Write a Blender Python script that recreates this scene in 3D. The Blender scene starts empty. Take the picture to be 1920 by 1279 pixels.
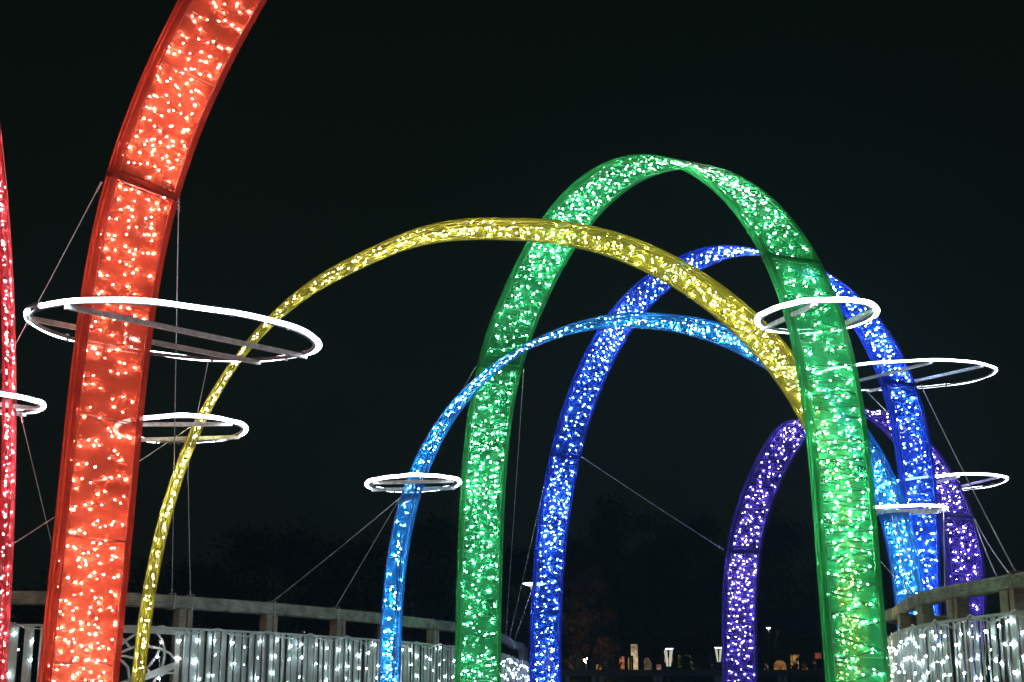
import bpy, math, random
import numpy as np
from mathutils import Vector, Matrix
R = math.radians
S = bpy.context.scene
COL = S.collection
rng = random.Random(7)

# ------------------------------------------------------------------ camera, night sky, exposure
CAMH = .53; PITCH = R(14.23); FPX = 2667.0          # focal length in pixels of a 1920 px wide picture = 50 mm
cd = bpy.data.cameras.new('camera'); cam = bpy.data.objects.new('camera', cd); COL.objects.link(cam)
cd.lens = 50.0; cd.sensor_width = 36.0; cd.clip_end = 2000; cd.clip_start = .05
cam.location = (0, 0, CAMH); cam.rotation_euler = (math.pi/2 + PITCH, 0, 0)
S.camera = cam
S.view_settings.view_transform = 'Standard'; S.view_settings.look = 'None'
S.view_settings.exposure = 0; S.view_settings.gamma = 1; S.view_settings.use_curve_mapping = False
S.render.engine = 'CYCLES'
cy = S.cycles
cy.use_denoising = True
cy.use_light_tree = True
cy.max_bounces = 8; cy.diffuse_bounces = 3; cy.glossy_bounces = 2; cy.transmission_bounces = 6
cy.transparent_max_bounces = 24; cy.volume_bounces = 0
cy.sample_clamp_indirect = 4.0
cy.caustics_reflective = False; cy.caustics_refractive = False

W = bpy.data.worlds.new('World'); S.world = W; W.use_nodes = True
nt = W.node_tree; nt.nodes.clear()
wo = nt.nodes.new('ShaderNodeOutputWorld'); bg = nt.nodes.new('ShaderNodeBackground')
tc = nt.nodes.new('ShaderNodeTexCoord'); sp = nt.nodes.new('ShaderNodeSeparateXYZ'); cr = nt.nodes.new('ShaderNodeValToRGB')
nt.links.new(tc.outputs['Generated'], sp.inputs[0]); nt.links.new(sp.outputs['Z'], cr.inputs[0])
cr.color_ramp.elements[0].position = 0.0; cr.color_ramp.elements[0].color = (.0042, .0052, .0040, 1)
cr.color_ramp.elements[1].position = .55; cr.color_ramp.elements[1].color = (.0007, .0020, .0003, 1)
e = cr.color_ramp.elements.new(.22); e.color = (.0026, .0042, .0026, 1)
nt.links.new(cr.outputs[0], bg.inputs[0]); bg.inputs[1].default_value = 1.0
nt.links.new(bg.outputs[0], wo.inputs[0])

# ------------------------------------------------------------------ projection helpers (photo pixel -> point)
def ray(u, v):
    x = (u-960)/FPX; y = (639.5-v)/FPX
    return Vector((x, math.cos(PITCH)-y*math.sin(PITCH), math.sin(PITCH)+y*math.cos(PITCH)))
def at_y(u, v, Y):
    d = ray(u, v); k = Y/d.y
    return Vector((d.x*k, Y, CAMH+d.z*k))
def at_z(u, v, Z):
    d = ray(u, v); k = (Z-CAMH)/d.z
    return Vector((d.x*k, d.y*k, Z))
def px(p):
    X, Y, Z = p[0], p[1], p[2]-CAMH
    zc = Y*math.cos(PITCH)+Z*math.sin(PITCH); yc = Z*math.cos(PITCH)-Y*math.sin(PITCH)
    return 960+FPX*X/zc, 639.5-FPX*yc/zc

# ------------------------------------------------------------------ object helpers
class MB:
    def __init__(s): s.v = []; s.f = []
    def add(s, vs, fs):
        o = len(s.v); s.v += [tuple(p) for p in vs]; s.f += [tuple(i+o for i in f) for f in fs]
    def box(s, c, ax, ay, az):
        c = Vector(c); ax = Vector(ax); ay = Vector(ay); az = Vector(az)
        vs = [c+ax*i+ay*j+az*k for i in (-1, 1) for j in (-1, 1) for k in (-1, 1)]
        s.add(vs, [(0, 1, 3, 2), (4, 6, 7, 5), (0, 4, 5, 1), (2, 3, 7, 6), (0, 2, 6, 4), (1, 5, 7, 3)])
    def tube(s, pts, r, n=6, closed=False, caps=True):
        pts = [Vector(p) for p in pts]; N = len(pts); rings = []
        rr = r if isinstance(r, (list, tuple)) else [r]*N
        up = Vector((0, 0, 1)); prev = None
        for i, p in enumerate(pts):
            if closed: t = pts[(i+1) % N]-pts[i-1]
            else: t = pts[min(i+1, N-1)]-pts[max(i-1, 0)]
            if t.length < 1e-9: t = Vector((0, 0, 1))
            t.normalize()
            if prev is None:
                a = t.cross(up)
                if a.length < .05: a = t.cross(Vector((1, 0, 0)))
            else:
                a = prev-t*prev.dot(t)
                if a.length < 1e-4: a = t.cross(up)
            a.normalize(); b = t.cross(a); prev = a
            rings.append([p+(a*math.cos(2*math.pi*k/n)+b*math.sin(2*math.pi*k/n))*rr[i] for k in range(n)])
        vs = [q for g in rings for q in g]; fs = []
        M = N if closed else N-1
        for i in range(M):
            j = (i+1) % N
            for k in range(n):
                l = (k+1) % n
                fs.append((i*n+k, i*n+l, j*n+l, j*n+k))
        if not closed and caps:
            fs.append(tuple(range(n-1, -1, -1))); fs.append(tuple((N-1)*n+k for k in range(n)))
        s.add(vs, fs)
    def sweep(s, secs, closed_sec=True, cap=True):
        n = len(secs[0]); vs = [q for g in secs for q in g]; fs = []
        for i in range(len(secs)-1):
            for k in range(n if closed_sec else n-1):
                l = (k+1) % n
                fs.append((i*n+k, i*n+l, (i+1)*n+l, (i+1)*n+k))
        if cap and closed_sec:
            fs.append(tuple(range(n-1, -1, -1))); fs.append(tuple((len(secs)-1)*n+k for k in range(n)))
        s.add(vs, fs)
    def octa(s, c, r, l=1.0, d=None):
        c = Vector(c); d = (d or Vector((0, 0, 1))).normalized()
        a = d.cross(Vector((.3, .9, .2))).normalized(); b = d.cross(a)
        vs = [c+a*r, c+b*r, c-a*r, c-b*r, c+d*r*l, c-d*r*l]
        s.add(vs, [(0, 1, 4), (1, 2, 4), (2, 3, 4), (3, 0, 4), (1, 0, 5), (2, 1, 5), (3, 2, 5), (0, 3, 5)])
    def lathe(s, prof, c, n=20):
        c = Vector(c); vs = []; fs = []
        for r, z in prof:
            for k in range(n):
                a = 2*math.pi*k/n; vs.append(c+Vector((r*math.cos(a), r*math.sin(a), z)))
        for i in range(len(prof)-1):
            for k in range(n):
                l = (k+1) % n; fs.append((i*n+k, i*n+l, (i+1)*n+l, (i+1)*n+k))
        fs.append(tuple(range(n-1, -1, -1))); fs.append(tuple((len(prof)-1)*n+k for k in range(n)))
        s.add(vs, fs)
    def mesh(s, name, mat, smooth=False):
        me = bpy.data.meshes.new(name); me.from_pydata([tuple(v) for v in s.v], [], s.f)
        me.materials.append(mat)
        if smooth: me.polygons.foreach_set('use_smooth', [True]*len(me.polygons))
        me.update(); return me
    def build(s, name, mat, parent=None, smooth=False, kind=None, label=None):
        o = bpy.data.objects.new(name, s.mesh(name, mat, smooth)); COL.objects.link(o)
        if parent is not None:
            o.parent = parent; o.location = -world_of(parent)
        if kind: o['kind'] = kind
        if label: o['label'] = label
        return o
def world_of(o):
    v = Vector(o.location)
    while o.parent is not None:
        o = o.parent; v = v+Vector(o.location)
    return v
def thing(name, label, cat, loc, group=None):
    o = bpy.data.objects.new(name, None); COL.objects.link(o); o.location = loc
    o.empty_display_size = .2
    return tag(o, label, cat, group)
def tag(o, label, cat, group=None):
    o['label'] = label; o['category'] = cat
    if group: o['group'] = group
    return o
def inst(name, me, parent, loc, rot=(0, 0, 0), scale=(1, 1, 1)):
    o = bpy.data.objects.new(name, me); COL.objects.link(o); o.parent = parent
    o.location = Vector(loc)-(world_of(parent) if parent is not None else Vector()); o.rotation_euler = rot; o.scale = scale
    return o

# ------------------------------------------------------------------ materials
def base_mat(name):
    m = bpy.data.materials.new(name); m.use_nodes = True; return m
def metal_paint(name, col, rough=.5, metallic=0, bump=.15, scale=30, var=.25):
    m = base_mat(name); n = m.node_tree; b = n.nodes['Principled BSDF']
    g = n.nodes.new('ShaderNodeTexCoord'); t = n.nodes.new('ShaderNodeTexNoise'); t.inputs['Scale'].default_value = scale
    t.inputs['Detail'].default_value = 6
    n.links.new(g.outputs['Object'], t.inputs['Vector'])
    r = n.nodes.new('ShaderNodeValToRGB')
    r.color_ramp.elements[0].position = .3; r.color_ramp.elements[1].position = .7
    r.color_ramp.elements[0].color = tuple(c*(1-var) for c in col)+(1,); r.color_ramp.elements[1].color = tuple(min(1, c*(1+var)) for c in col)+(1,)
    n.links.new(t.outputs[0], r.inputs[0]); n.links.new(r.outputs[0], b.inputs['Base Color'])
    b.inputs['Roughness'].default_value = rough; b.inputs['Metallic'].default_value = metallic
    bp = n.nodes.new('ShaderNodeBump'); bp.inputs['Strength'].default_value = bump; bp.inputs['Distance'].default_value = .01
    n.links.new(t.outputs[0], bp.inputs['Height']); n.links.new(bp.outputs[0], b.inputs['Normal'])
    return m
def wood(name, c1, c2, rough=.75):
    m = base_mat(name); n = m.node_tree; b = n.nodes['Principled BSDF']
    g = n.nodes.new('ShaderNodeTexCoord'); mp = n.nodes.new('ShaderNodeMapping'); mp.inputs['Scale'].default_value = (3, 3, 40)
    t = n.nodes.new('ShaderNodeTexNoise'); t.inputs['Scale'].default_value = 4; t.inputs['Detail'].default_value = 8
    n.links.new(g.outputs['Object'], mp.inputs[0]); n.links.new(mp.outputs[0], t.inputs['Vector'])
    t2 = n.nodes.new('ShaderNodeTexNoise'); t2.inputs['Scale'].default_value = 9; t2.inputs['Detail'].default_value = 5
    n.links.new(g.outputs['Object'], t2.inputs['Vector'])
    mx = n.nodes.new('ShaderNodeMath'); mx.operation = 'MULTIPLY'; n.links.new(t.outputs[0], mx.inputs[0]); n.links.new(t2.outputs[0], mx.inputs[1])
    r = n.nodes.new('ShaderNodeValToRGB'); r.color_ramp.elements[0].position = .15; r.color_ramp.elements[1].position = .38
    r.color_ramp.elements[0].color = c1+(1,); r.color_ramp.elements[1].color = c2+(1,)
    n.links.new(mx.outputs[0], r.inputs[0]); n.links.new(r.outputs[0], b.inputs['Base Color']); b.inputs['Roughness'].default_value = rough
    bp = n.nodes.new('ShaderNodeBump'); bp.inputs['Strength'].default_value = .4; bp.inputs['Distance'].default_value = .01
    n.links.new(mx.outputs[0], bp.inputs['Height']); n.links.new(bp.outputs[0], b.inputs['Normal'])
    return m
def emit(name, col, st):
    m = base_mat(name); n = m.node_tree; n.nodes.clear()
    o = n.nodes.new('ShaderNodeOutputMaterial'); e = n.nodes.new('ShaderNodeEmission')
    e.inputs[0].default_value = col+(1,); e.inputs[1].default_value = st; n.links.new(e.outputs[0], o.inputs[0])
    return m
def film(name, tcol, scol, trans=.5):
    """tinted organza sheet: partly see-through, partly scattering what shines on it from either side"""
    m = base_mat(name); n = m.node_tree; n.nodes.clear(); N = n.nodes.new; L = n.links.new
    o = N('ShaderNodeOutputMaterial')
    tr = N('ShaderNodeBsdfTransparent'); tr.inputs[0].default_value = tcol+(1,)
    tl = N('ShaderNodeBsdfTranslucent'); tl.inputs[0].default_value = scol+(1,)
    df = N('ShaderNodeBsdfDiffuse'); df.inputs[0].default_value = scol+(1,)
    gl = N('ShaderNodeBsdfGlossy'); gl.inputs['Roughness'].default_value = .45; gl.inputs[0].default_value = (.9, .9, .9, 1)
    g = N('ShaderNodeTexCoord'); t = N('ShaderNodeTexNoise'); t.inputs['Scale'].default_value = 5; t.inputs['Detail'].default_value = 4; t.inputs['Distortion'].default_value = 1.2
    L(g.outputs['Object'], t.inputs['Vector'])
    wv = N('ShaderNodeTexNoise'); wv.inputs['Scale'].default_value = 2.2; wv.inputs['Detail'].default_value = 6; wv.inputs['Roughness'].default_value = .6
    mp = N('ShaderNodeMapping'); mp.inputs['Scale'].default_value = (1.2, 1.2, 14)
    L(g.outputs['Object'], mp.inputs[0]); L(mp.outputs[0], wv.inputs['Vector'])
    bp = N('ShaderNodeBump'); bp.inputs['Strength'].default_value = .22; bp.inputs['Distance'].default_value = .012
    L(wv.outputs[0], bp.inputs['Height'])
    for q in (gl,): L(bp.outputs[0], q.inputs['Normal'])
    m1 = N('ShaderNodeMixShader'); m1.inputs[0].default_value = .3; L(tl.outputs[0], m1.inputs[1]); L(df.outputs[0], m1.inputs[2])
    mr = N('ShaderNodeMapRange'); mr.inputs[1].default_value = .3; mr.inputs[2].default_value = .7
    mr.inputs[3].default_value = 1-trans-.12; mr.inputs[4].default_value = 1-trans+.12
    ad = N('ShaderNodeMath'); ad.operation = 'ADD'; L(t.outputs[0], ad.inputs[0]); L(wv.outputs[0], ad.inputs[1])
    hf = N('ShaderNodeMath'); hf.operation = 'MULTIPLY'; hf.inputs[1].default_value = .5; L(ad.outputs[0], hf.inputs[0])
    L(hf.outputs[0], mr.inputs[0])
    m2 = N('ShaderNodeMixShader'); L(mr.outputs[0], m2.inputs[0]); L(tr.outputs[0], m2.inputs[1]); L(m1.outputs[0], m2.inputs[2])
    m3 = N('ShaderNodeMixShader'); m3.inputs[0].default_value = .025; L(m2.outputs[0], m3.inputs[1]); L(gl.outputs[0], m3.inputs[2])
    L(m3.outputs[0], o.inputs[0])
    return m

HAZE = .0030
M_NEON = emit('neon_white', (.80, .90, 1.0), 13.0)
M_NEON_OFF = metal_paint('neon_unlit', (.75, .77, .75), .35)
M_STEEL = metal_paint('galvanised_steel', (.20, .21, .22), .5, .3)
M_BAR = metal_paint('ring_bar_steel', (.78, .79, .80), .5, .2)
M_ROPE = metal_paint('steel_wire', (.5, .52, .53), .45, .3)
M_CABLE_W = metal_paint('white_cable', (.72, .73, .72), .5)
M_CABLE_D = metal_paint('dark_green_cable', (.012, .03, .018), .5)
M_WOOD = wood('weathered_handrail_wood', (.13, .135, .115), (.36, .37, .32))
M_POST = wood('post_wood', (.20, .165, .13), (.36, .31, .25))
M_SLAT = metal_paint('pale_slat_paint', (.52, .58, .56), .5, 0, .1, 12, .12)
M_GATE = metal_paint('white_gate_paint', (.62, .62, .60), .45, 0, .1, 20, .1)
M_ICICLE = emit('icicle_bulb_white', (.74, .92, 1.0), 75.0)

# ------------------------------------------------------------------ arches
FIT = {"red": [-2.401, 8.0743, 3.3578, 4.1382, 6.1286, 1.9981, 0.5072, 0.058, -0.0899, -0.207, -0.017, -0.0132, -0.1233, 0.202, -0.0484, -0.1469, -0.0942, 0.0898, 0.1957, 1],
"green": [-0.3669, 16.0809, 2.4505, 10.2837, 5.4353, 2.0372, 0.5354, 0.0578, -0.5184, -0.491, 0.2324, 0.1077, -0.1003, 0.0607, 0.3606, -0.2197, 0.7207, 0.0512, -0.1022, 0.95],
"blue": [0.5186, 21.7584, 4.3283, 15.5811, 6.3078, 2.4793, 0.5259, 0.0578, 0.228, -0.0861, 0.1508, -0.3039, -0.1067, 0.1464, 0.1784, -0.9806, 0.0166, -0.8629, -0.2003, 1],
"light_blue": [-1.0359, 12.4026, 4.0399, 14.6028, 4.1914, 2.2664, 0.4073, 0.0583, -0.0943, -0.0229, 0.0289, -0.3267, -0.006, 0.1934, -0.2479, -0.4798, -0.166, -0.6422, -0.0596, 1.0],
"yellow": [-2.5978, 10.1085, 2.7111, 11.9801, 4.3869, 2.3945, 0.4165, 0.0582, 0.2468, -0.0401, 0.3211, -0.0651, -0.14, -0.027, 0.471, 0.625, 0.455, 0.1604, -0.1509, 1.05],
"violet": [3.0218, 19.4368, 4.7807, 15.9807, 4.2157, 3.0712, 0.5335, 0.058, 0.573, 0.3753, 0.1862, -0.4785, 0.1019, -0.0779, 0.0843, 0.6239, 0.1898, -0.2333, 0.1649, 1.12],
"crimson": [-7.5, 8.5, -3.365, 9.6, 7.5, 2.2, 0.5, 0.06, 0.0, 0.0, 0.0, 0.0, 0.0, 0.0, 0.0, 0.0, 0.0, 0.0, 0.0, 1]}
class Arch:
    def __init__(s, key, N=241):
        q = FIT[key]; ax, ay, bx, by, H, n, Wd, D, sk = q[:9]; pa = q[9:19]; sc = q[19]
        th = np.linspace(0, np.pi, N); e = 2/n
        A = np.array([ax, ay]); B = np.array([bx, by]); c = (A+B)/2; h = (B-A)/2; L = np.linalg.norm(h); d = h/L
        u = -np.sign(np.cos(th))*np.abs(np.cos(th))**e; z = H*np.abs(np.sin(th))**e
        u = u+sk*(z/H)*.2
        for k in range(5):
            u = u+pa[k]*np.sin((k+2)*th)*.3; z = z+pa[5+k]*np.sin((k+2)*th)*.3
        P = np.stack([u*L, z], -1)
        ln = np.r_[0, np.cumsum(np.linalg.norm(np.diff(P, axis=0), axis=1))]
        t = np.linspace(0, ln[-1], N); P = np.stack([np.interp(t, ln, P[:, 0]), np.interp(t, ln, P[:, 1])], -1)
        P[:, 0] *= sc; P[:, 1] = CAMH+(P[:, 1]-CAMH)*sc; c = c*sc
        tg = np.gradient(P, axis=0); tg /= np.linalg.norm(tg, axis=1)[:, None]
        s.P = P; s.nn = np.stack([-tg[:, 1], tg[:, 0]], -1); s.d = d; s.c = c
        s.nrm = Vector((-d[1], d[0], 0)); s.W = Wd*sc; s.D = D*sc; s.len = t[-1]*sc; s.N = N; s.key = key
        s.A = Vector((c[0]+P[0, 0]*d[0], c[1]+P[0, 0]*d[1], 0)); s.B = Vector((c[0]+P[-1, 0]*d[0], c[1]+P[-1, 0]*d[1], 0))
        s.mid = [s.pt(i/(N-1)*s.len, 0, 0) for i in range(N)]
        s.pxs = [px(p) for p in s.mid]
    def pt(s, L, w, r):
        """point at arc length L, w across the ribbon, r outward"""
        f = min(max(L/s.len, 0), 1)*(s.N-1); i = min(int(f), s.N-2); f -= i
        p = s.P[i]*(1-f)+s.P[i+1]*f; n = s.nn[i]*(1-f)+s.nn[i+1]*f
        a = p+n*r
        return Vector((s.c[0]+a[0]*s.d[0], s.c[1]+a[0]*s.d[1], a[1]))+s.nrm*w
    def arc_at(s, u, v):
        i = min(range(s.N), key=lambda i: (s.pxs[i][0]-u)**2+(s.pxs[i][1]-v)**2)
        return i/(s.N-1)*s.len
    def near(s, u, v, dy=0):
        """point on the camera ray (u, v) at the distance of the arch there"""
        i = min(range(s.N), key=lambda i: (s.pxs[i][0]-u)**2+(s.pxs[i][1]-v)**2)
        return at_y(u, v, s.mid[i].y+dy)

ARCH = {}
COLR = {  # see-through tint, scattering colour, frame paint, bulb colour, bulb strength
 'red': ((1, .62, .55), (.93, .135, .062), (.60, .05, .03), (1, .80, .72), 1.15),
 'crimson': ((1, .50, .52), (.86, .055, .075), (.55, .02, .05), (1, .78, .82), 1),
 'yellow': ((1, .95, .5), (.60, .57, .06), (.42, .36, .03), (1, .95, .75), .8),
 'green': ((.62, .98, .72), (.035, .58, .20), (.01, .28, .09), (.92, 1, .90), .95),
 'light_blue': ((.45, .78, 1), (.02, .34, .88), (.006, .20, .55), (.78, .92, 1), 1.1),
 'blue': ((.52, .66, 1), (.012, .11, .88), (.004, .05, .55), (.80, .88, 1), 1.4),
 'violet': ((.62, .58, 1), (.07, .045, .42), (.03, .025, .34), (.86, .74, 1), .95),
}
LBL = {
 'red': 'tall orange-red light arch in the left foreground, its top rising out of the picture',
 'crimson': 'dark pink-red light arch cut by the left edge of the picture',
 'yellow': 'yellow light arch springing from beside the orange-red leg and passing over the middle',
 'green': 'tall green light arch with the wide right leg in front of the others',
 'light_blue': 'pale sky-blue light arch crossing in front of the green left leg',
 'blue': 'tall deep royal-blue light arch behind the green and sky-blue ones',
 'violet': 'low violet light arch standing farthest back at the right',
}
SEAM = {'red': [(265, 350)], 'crimson': [(-30, 755)], 'yellow': [(350, 835), (1560, 1000)], 'green': [(935, 690), (1495, 485)],
        'light_blue': [(760, 935), (1675, 965)], 'blue': [(1060, 855), (1690, 715)], 'violet': [(1395, 1035), (1790, 970)]}
DENS = {'red': (4, 5, 6, 6), 'crimson': (3, 4, 5), 'yellow': (3, 4, 4), 'green': (3, 4, 4, 5), 'light_blue': (2, 3, 4), 'blue': (3, 3, 4), 'violet': (3, 3, 4)}
def build_arch(key, bay=.68):
    a = Arch(key); ARCH[key] = a
    tcol, scol, pcol, bcol, bst = COLR[key]
    mf = film('film_'+key, tcol, scol, {'green': .50, 'blue': .52}.get(key, .48)); mp_ = metal_paint('frame_paint_'+key, pcol, .45)
    mb = emit('bulb_'+key, bcol, 215.0*bst)
    root = thing('light_arch', LBL[key], 'light arch', a.A)
    W_, D_ = a.W/2, a.D/2; tb = .020*(a.W/.5); ins = 0.0
    mt = film('wrapped_tube_'+key, tcol, tuple(min(.95, c*.9+.04) for c in scol), .22)
    mbead = film('highlight_bead_'+key, tcol, tuple(min(.95, c*.6+.32) for c in scol), .1); n_st = int(a.len/.11)  # bead colour paled so edge and rung lines look lit
    seams = sorted(a.arc_at(*p) for p in SEAM[key])
    # steel edge tubes between the joints
    cuts = [0]+seams+[a.len]; gap = .022
    for sw in (-1, 1):
        for sr in (-1, 1):
            for i in range(len(cuts)-1):
                l0 = cuts[i]+(gap if i else 0); l1 = cuts[i+1]-(gap if i < len(cuts)-2 else 0)
                m = max(3, int((l1-l0)/.12)); secs = []
                for k in range(m+1):
                    l = l0+(l1-l0)*k/m; cw = sw*(W_-tb); cr_ = sr*(D_-tb*.5)
                    secs.append([a.pt(l, cw-tb, cr_-tb*.5), a.pt(l, cw+tb, cr_-tb*.5), a.pt(l, cw+tb, cr_+tb*.5), a.pt(l, cw-tb, cr_+tb*.5)])
                b = MB(); b.sweep(secs); b.build('edge_tube', mt, root)
                secs = [[a.pt(l0+(l1-l0)*k/m, sw*(W_-2*tb-.001)+q, sr*(D_-.001)+q2) for q, q2 in ((-.0035, -.003), (.0035, -.003), (.0035, .003), (-.0035, .003))] for k in range(m+1)]
                b = MB(); b.sweep(secs); b.build('highlight_bead', mbead, root)  # pale strip draws the highlight along the tube's inner edge
    # joint plates, rungs, film panels
    for sl in seams:
        for q in (-1, 1):
            b = MB(); l0 = sl+q*.0135-.010; l1 = l0+.020
            b.sweep([[a.pt(l, -W_, -D_-.004), a.pt(l, W_, -D_-.004), a.pt(l, W_, D_+.004), a.pt(l, -W_, D_+.004)] for l in (l0, l1)])
            b.build('joint_plate', mt if q > 0 else mp_, root)
        for w in (-W_*.6, W_*.6):
            b = MB(); b.tube([a.pt(sl-.035, w, 0), a.pt(sl+.035, w, 0)], .012, 6); b.build('joint_bolt', M_STEEL, root)
    pr = random.Random(hash(key) % 97 if False else sum(map(ord, key)))
    for i in range(len(cuts)-1):
        l0 = cuts[i]+(.03 if i else .05); l1 = cuts[i+1]-(.03 if i < len(cuts)-2 else .05)
        nb = max(1, round((l1-l0)/bay))
        for j in range(nb):
            s0 = l0+(l1-l0)*j/nb; s1 = l0+(l1-l0)*(j+1)/nb
            if j:
                for sr in (-1, 1):
                    b = MB(); rr = .0042; cr_ = sr*(D_+.001)
                    b.sweep([[a.pt(s0-rr, w, cr_-.002), a.pt(s0+rr, w, cr_-.002), a.pt(s0+rr, w, cr_+.002), a.pt(s0-rr, w, cr_+.002)] for w in (-W_+2*tb+.004, W_-2*tb-.004)])
                    b.build('rung', mbead, root)
            ns = 7; nw = 6
            for face in (-1, 1):                       # inner and outer sheet of this bay, slightly slack
                b = MB(); vs = []; ph = pr.random()*6; ph2 = pr.random()*6
                for x in range(ns+1):
                    l = s0+.004+(s1-s0-.008)*x/ns
                    for y in range(nw+1):
                        w = (-1+2*y/nw)*(W_-2*tb+.002)
                        edge = math.sin(math.pi*x/ns)*math.sin(math.pi*y/nw)
                        sl_ = edge*(-.006+.005*math.sin(7*x/ns+ph+2*y/nw)+.003*math.sin(9*y/nw+ph2+5*x/ns))
                        vs.append(a.pt(l, w, face*(D_-.006+sl_)))
                fs = [(x*(nw+1)+y, x*(nw+1)+y+1, (x+1)*(nw+1)+y+1, (x+1)*(nw+1)+y) for x in range(ns) for y in range(nw)]
                b.add(vs, fs); b.build('film_panel', mf, root, smooth=True)
        for sw in (-1, 1):                             # side sheets
            m = max(2, int((l1-l0)/.15)); b = MB()
            b.sweep([[a.pt(l0+(l1-l0)*k/m, sw*(W_-.004), -D_+tb*1.5), a.pt(l0+(l1-l0)*k/m, sw*(W_-.004), D_-tb*1.5)] for k in range(m+1)], closed_sec=False)
            b.build('side_film', mf, root, smooth=True)
    # light strings: a cable zigzagging across the box, bulbs on short pigtails
    cable = MB(); bulbs = MB(); l = .06; side = 1; pts = []; Wi = W_-2*tb-.006
    rb = .0036+.00015*a.mid[a.N//2].y
    while l < a.len-.06:
        dl = .055*(.7+.7*pr.random())*(1+.35*math.sin(l*2.1+len(key)))
        l1 = l+dl; k = 5
        row = []
        for x in range(k+1):
            w = side*Wi*(-1+2*x/k); row.append(a.pt(l+dl*x/k, w, (D_*.72 if key == 'green' else (pr.random()-.5)*D_*.9)))
        pts += row
        nx = pr.choice(DENS[key])
        for x in range(nx):
            f = (x+pr.random()*.95)/nx; w = side*Wi*(-1+2*f)
            p = a.pt(l+dl*f+(pr.random()-.5)*.05, w+(pr.random()-.5)*.03, pr.choice((-1, 1))*(pr.uniform(.2, .6))*D_)
            if min(abs(l-q) for q in seams) > .05:
                bulbs.octa(p, rb*pr.uniform(.7, 1.2), 1.3, Vector((pr.random()-.5, pr.random()-.5, pr.random()-.5)))
        l = l1; side = -side
    cable.tube(pts, .0032 if key == 'green' else .002, 3); cable.build('light_cable', M_CABLE_D, root)
    bulbs.build('fairy_bulb_string', mb, root, kind='stuff')
    for P_ in (a.A, a.B):
        b = MB(); dv = Vector((a.d[0], a.d[1], 0)); b.box(P_+Vector((0, 0, .02)), dv*.16, a.nrm*(W_+.08), (0, 0, .02)); b.build('base_plate', M_STEEL, root)
    return root
for k in ('red', 'crimson', 'yellow', 'green', 'light_blue', 'blue', 'violet'):
    build_arch(k)

# ------------------------------------------------------------------ neon rings round the legs
def neon_ring(key, u, v, hw, hh, slope, label, lit=(0, 360), bars=((-.35, 12), (.35, 12)), thick=.0135):
    a = ARCH[key]; i = min(range(a.N), key=lambda i: abs(a.pxs[i][1]-v)*1.0+abs(a.pxs[i][0]-u)*.4)
    c = at_y(u, v, a.mid[i].y); dv = ray(u, v).normalized(); dist = (c-Vector((0, 0, CAMH))).length
    zc = c.y*math.cos(PITCH)+(c.z-CAMH)*math.sin(PITCH)
    Rr = hw*zc/FPX
    right = dv.cross(Vector((0, 0, 1))).normalized(); fwd = Vector((0, 0, 1)).cross(right).normalized()   # horizontal, away from camera
    el = math.asin(dv.z); til = math.asin(min(.95, hh/hw))-el
    X = right*math.cos(slope)-Vector((0, 0, 1))*math.sin(slope)
    Y = fwd*math.cos(til)-Vector((0, 0, 1))*math.sin(til)
    Z = X.cross(Y).normalized()
    root = thing('neon_ring', label, 'neon ring', c, 'white neon rings round the arch legs')
    def P(t, r=1.0, z=0): return c+X*math.cos(t)*Rr*r+Y*math.sin(t)*Rr*r+Z*z
    pr = random.Random(int(u)); p1, p2 = pr.random()*6, pr.random()*6
    n = 96; a0, a1 = R(lit[0]), R(lit[1]); full = lit[1]-lit[0] >= 360
    wob = lambda t: .006*math.sin(5*t+p1)+.004*math.sin(11*t+p2)
    ts = [a0+(a1-a0)*k/n for k in range(n if full else n+1)]
    b = MB(); b.tube([P(t, 1+.004*math.sin(7*t+p2), .004+wob(t)*.5) for t in ts], thick*dist_fac(dist), 8, closed=full); b.build('neon_tube', M_NEON, root, smooth=True)
    if not full:
        ts2 = [a1+(a0+2*math.pi-a1)*k/14 for k in range(15)]
        b = MB(); b.tube([P(t, 1, .012+.008*math.sin(6*t)) for t in ts2], thick*.8, 8); b.build('unlit_tube', M_NEON_OFF, root, smooth=True)
    b = MB(); secs = []
    b.tube([P(2*math.pi*k/72, 1-(thick+.014)/Rr, 0) for k in range(72)], .012, 6, closed=True); b.build('ring_frame', M_STEEL, root, smooth=True)
    for off, ang in bars:
        t = R(ang); dx = Vector((math.cos(t), math.sin(t), 0)); dy = Vector((-math.sin(t), math.cos(t), 0))
        hl = math.sqrt(max(.05, .97-off*off)); q0 = dy*off-dx*hl; q1 = dy*off+dx*hl
        A_ = c+X*q0.x*Rr+Y*q0.y*Rr-Z*.02; B_ = c+X*q1.x*Rr+Y*q1.y*Rr-Z*.02
        b = MB(); D = (B_-A_).normalized(); s_ = D.cross(Z).normalized()
        b.box((A_+B_)/2, D*((B_-A_).length/2), s_*.014, Z*.014); b.build('cross_bar', M_BAR, root)
    for k in range(10):                                   # clips
        t = pr.random()*6.28; b = MB(); b.box(P(t, .992, .002), X*.009, Y*.009, Z*.022); b.build('tube_clip', M_STEEL, root)
    return root, P
def dist_fac(d): return 1.0
RINGS = {}
RINGS[1] = neon_ring('red', 329, 625, 268, 48, R(2.6), 'widest white neon ring, round the orange-red leg and reaching past the yellow leg', lit=(-150, 195), bars=((-.24, 31), (.35, 29)), thick=0.0138)
RINGS[2] = neon_ring('yellow', 340, 806, 120, 24.5, R(-2.3), 'white neon ring round the yellow leg just right of the orange-red leg', lit=(-250, 80), bars=((-.6, -2), (.5, -8)), thick=0.0155)
RINGS[3] = neon_ring('light_blue', 775, 907, 88, 14.5, R(-1.8), 'white neon ring round the left leg of the sky-blue arch', bars=((-.5, 0), (.4, 0)), thick=0.0146)
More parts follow.
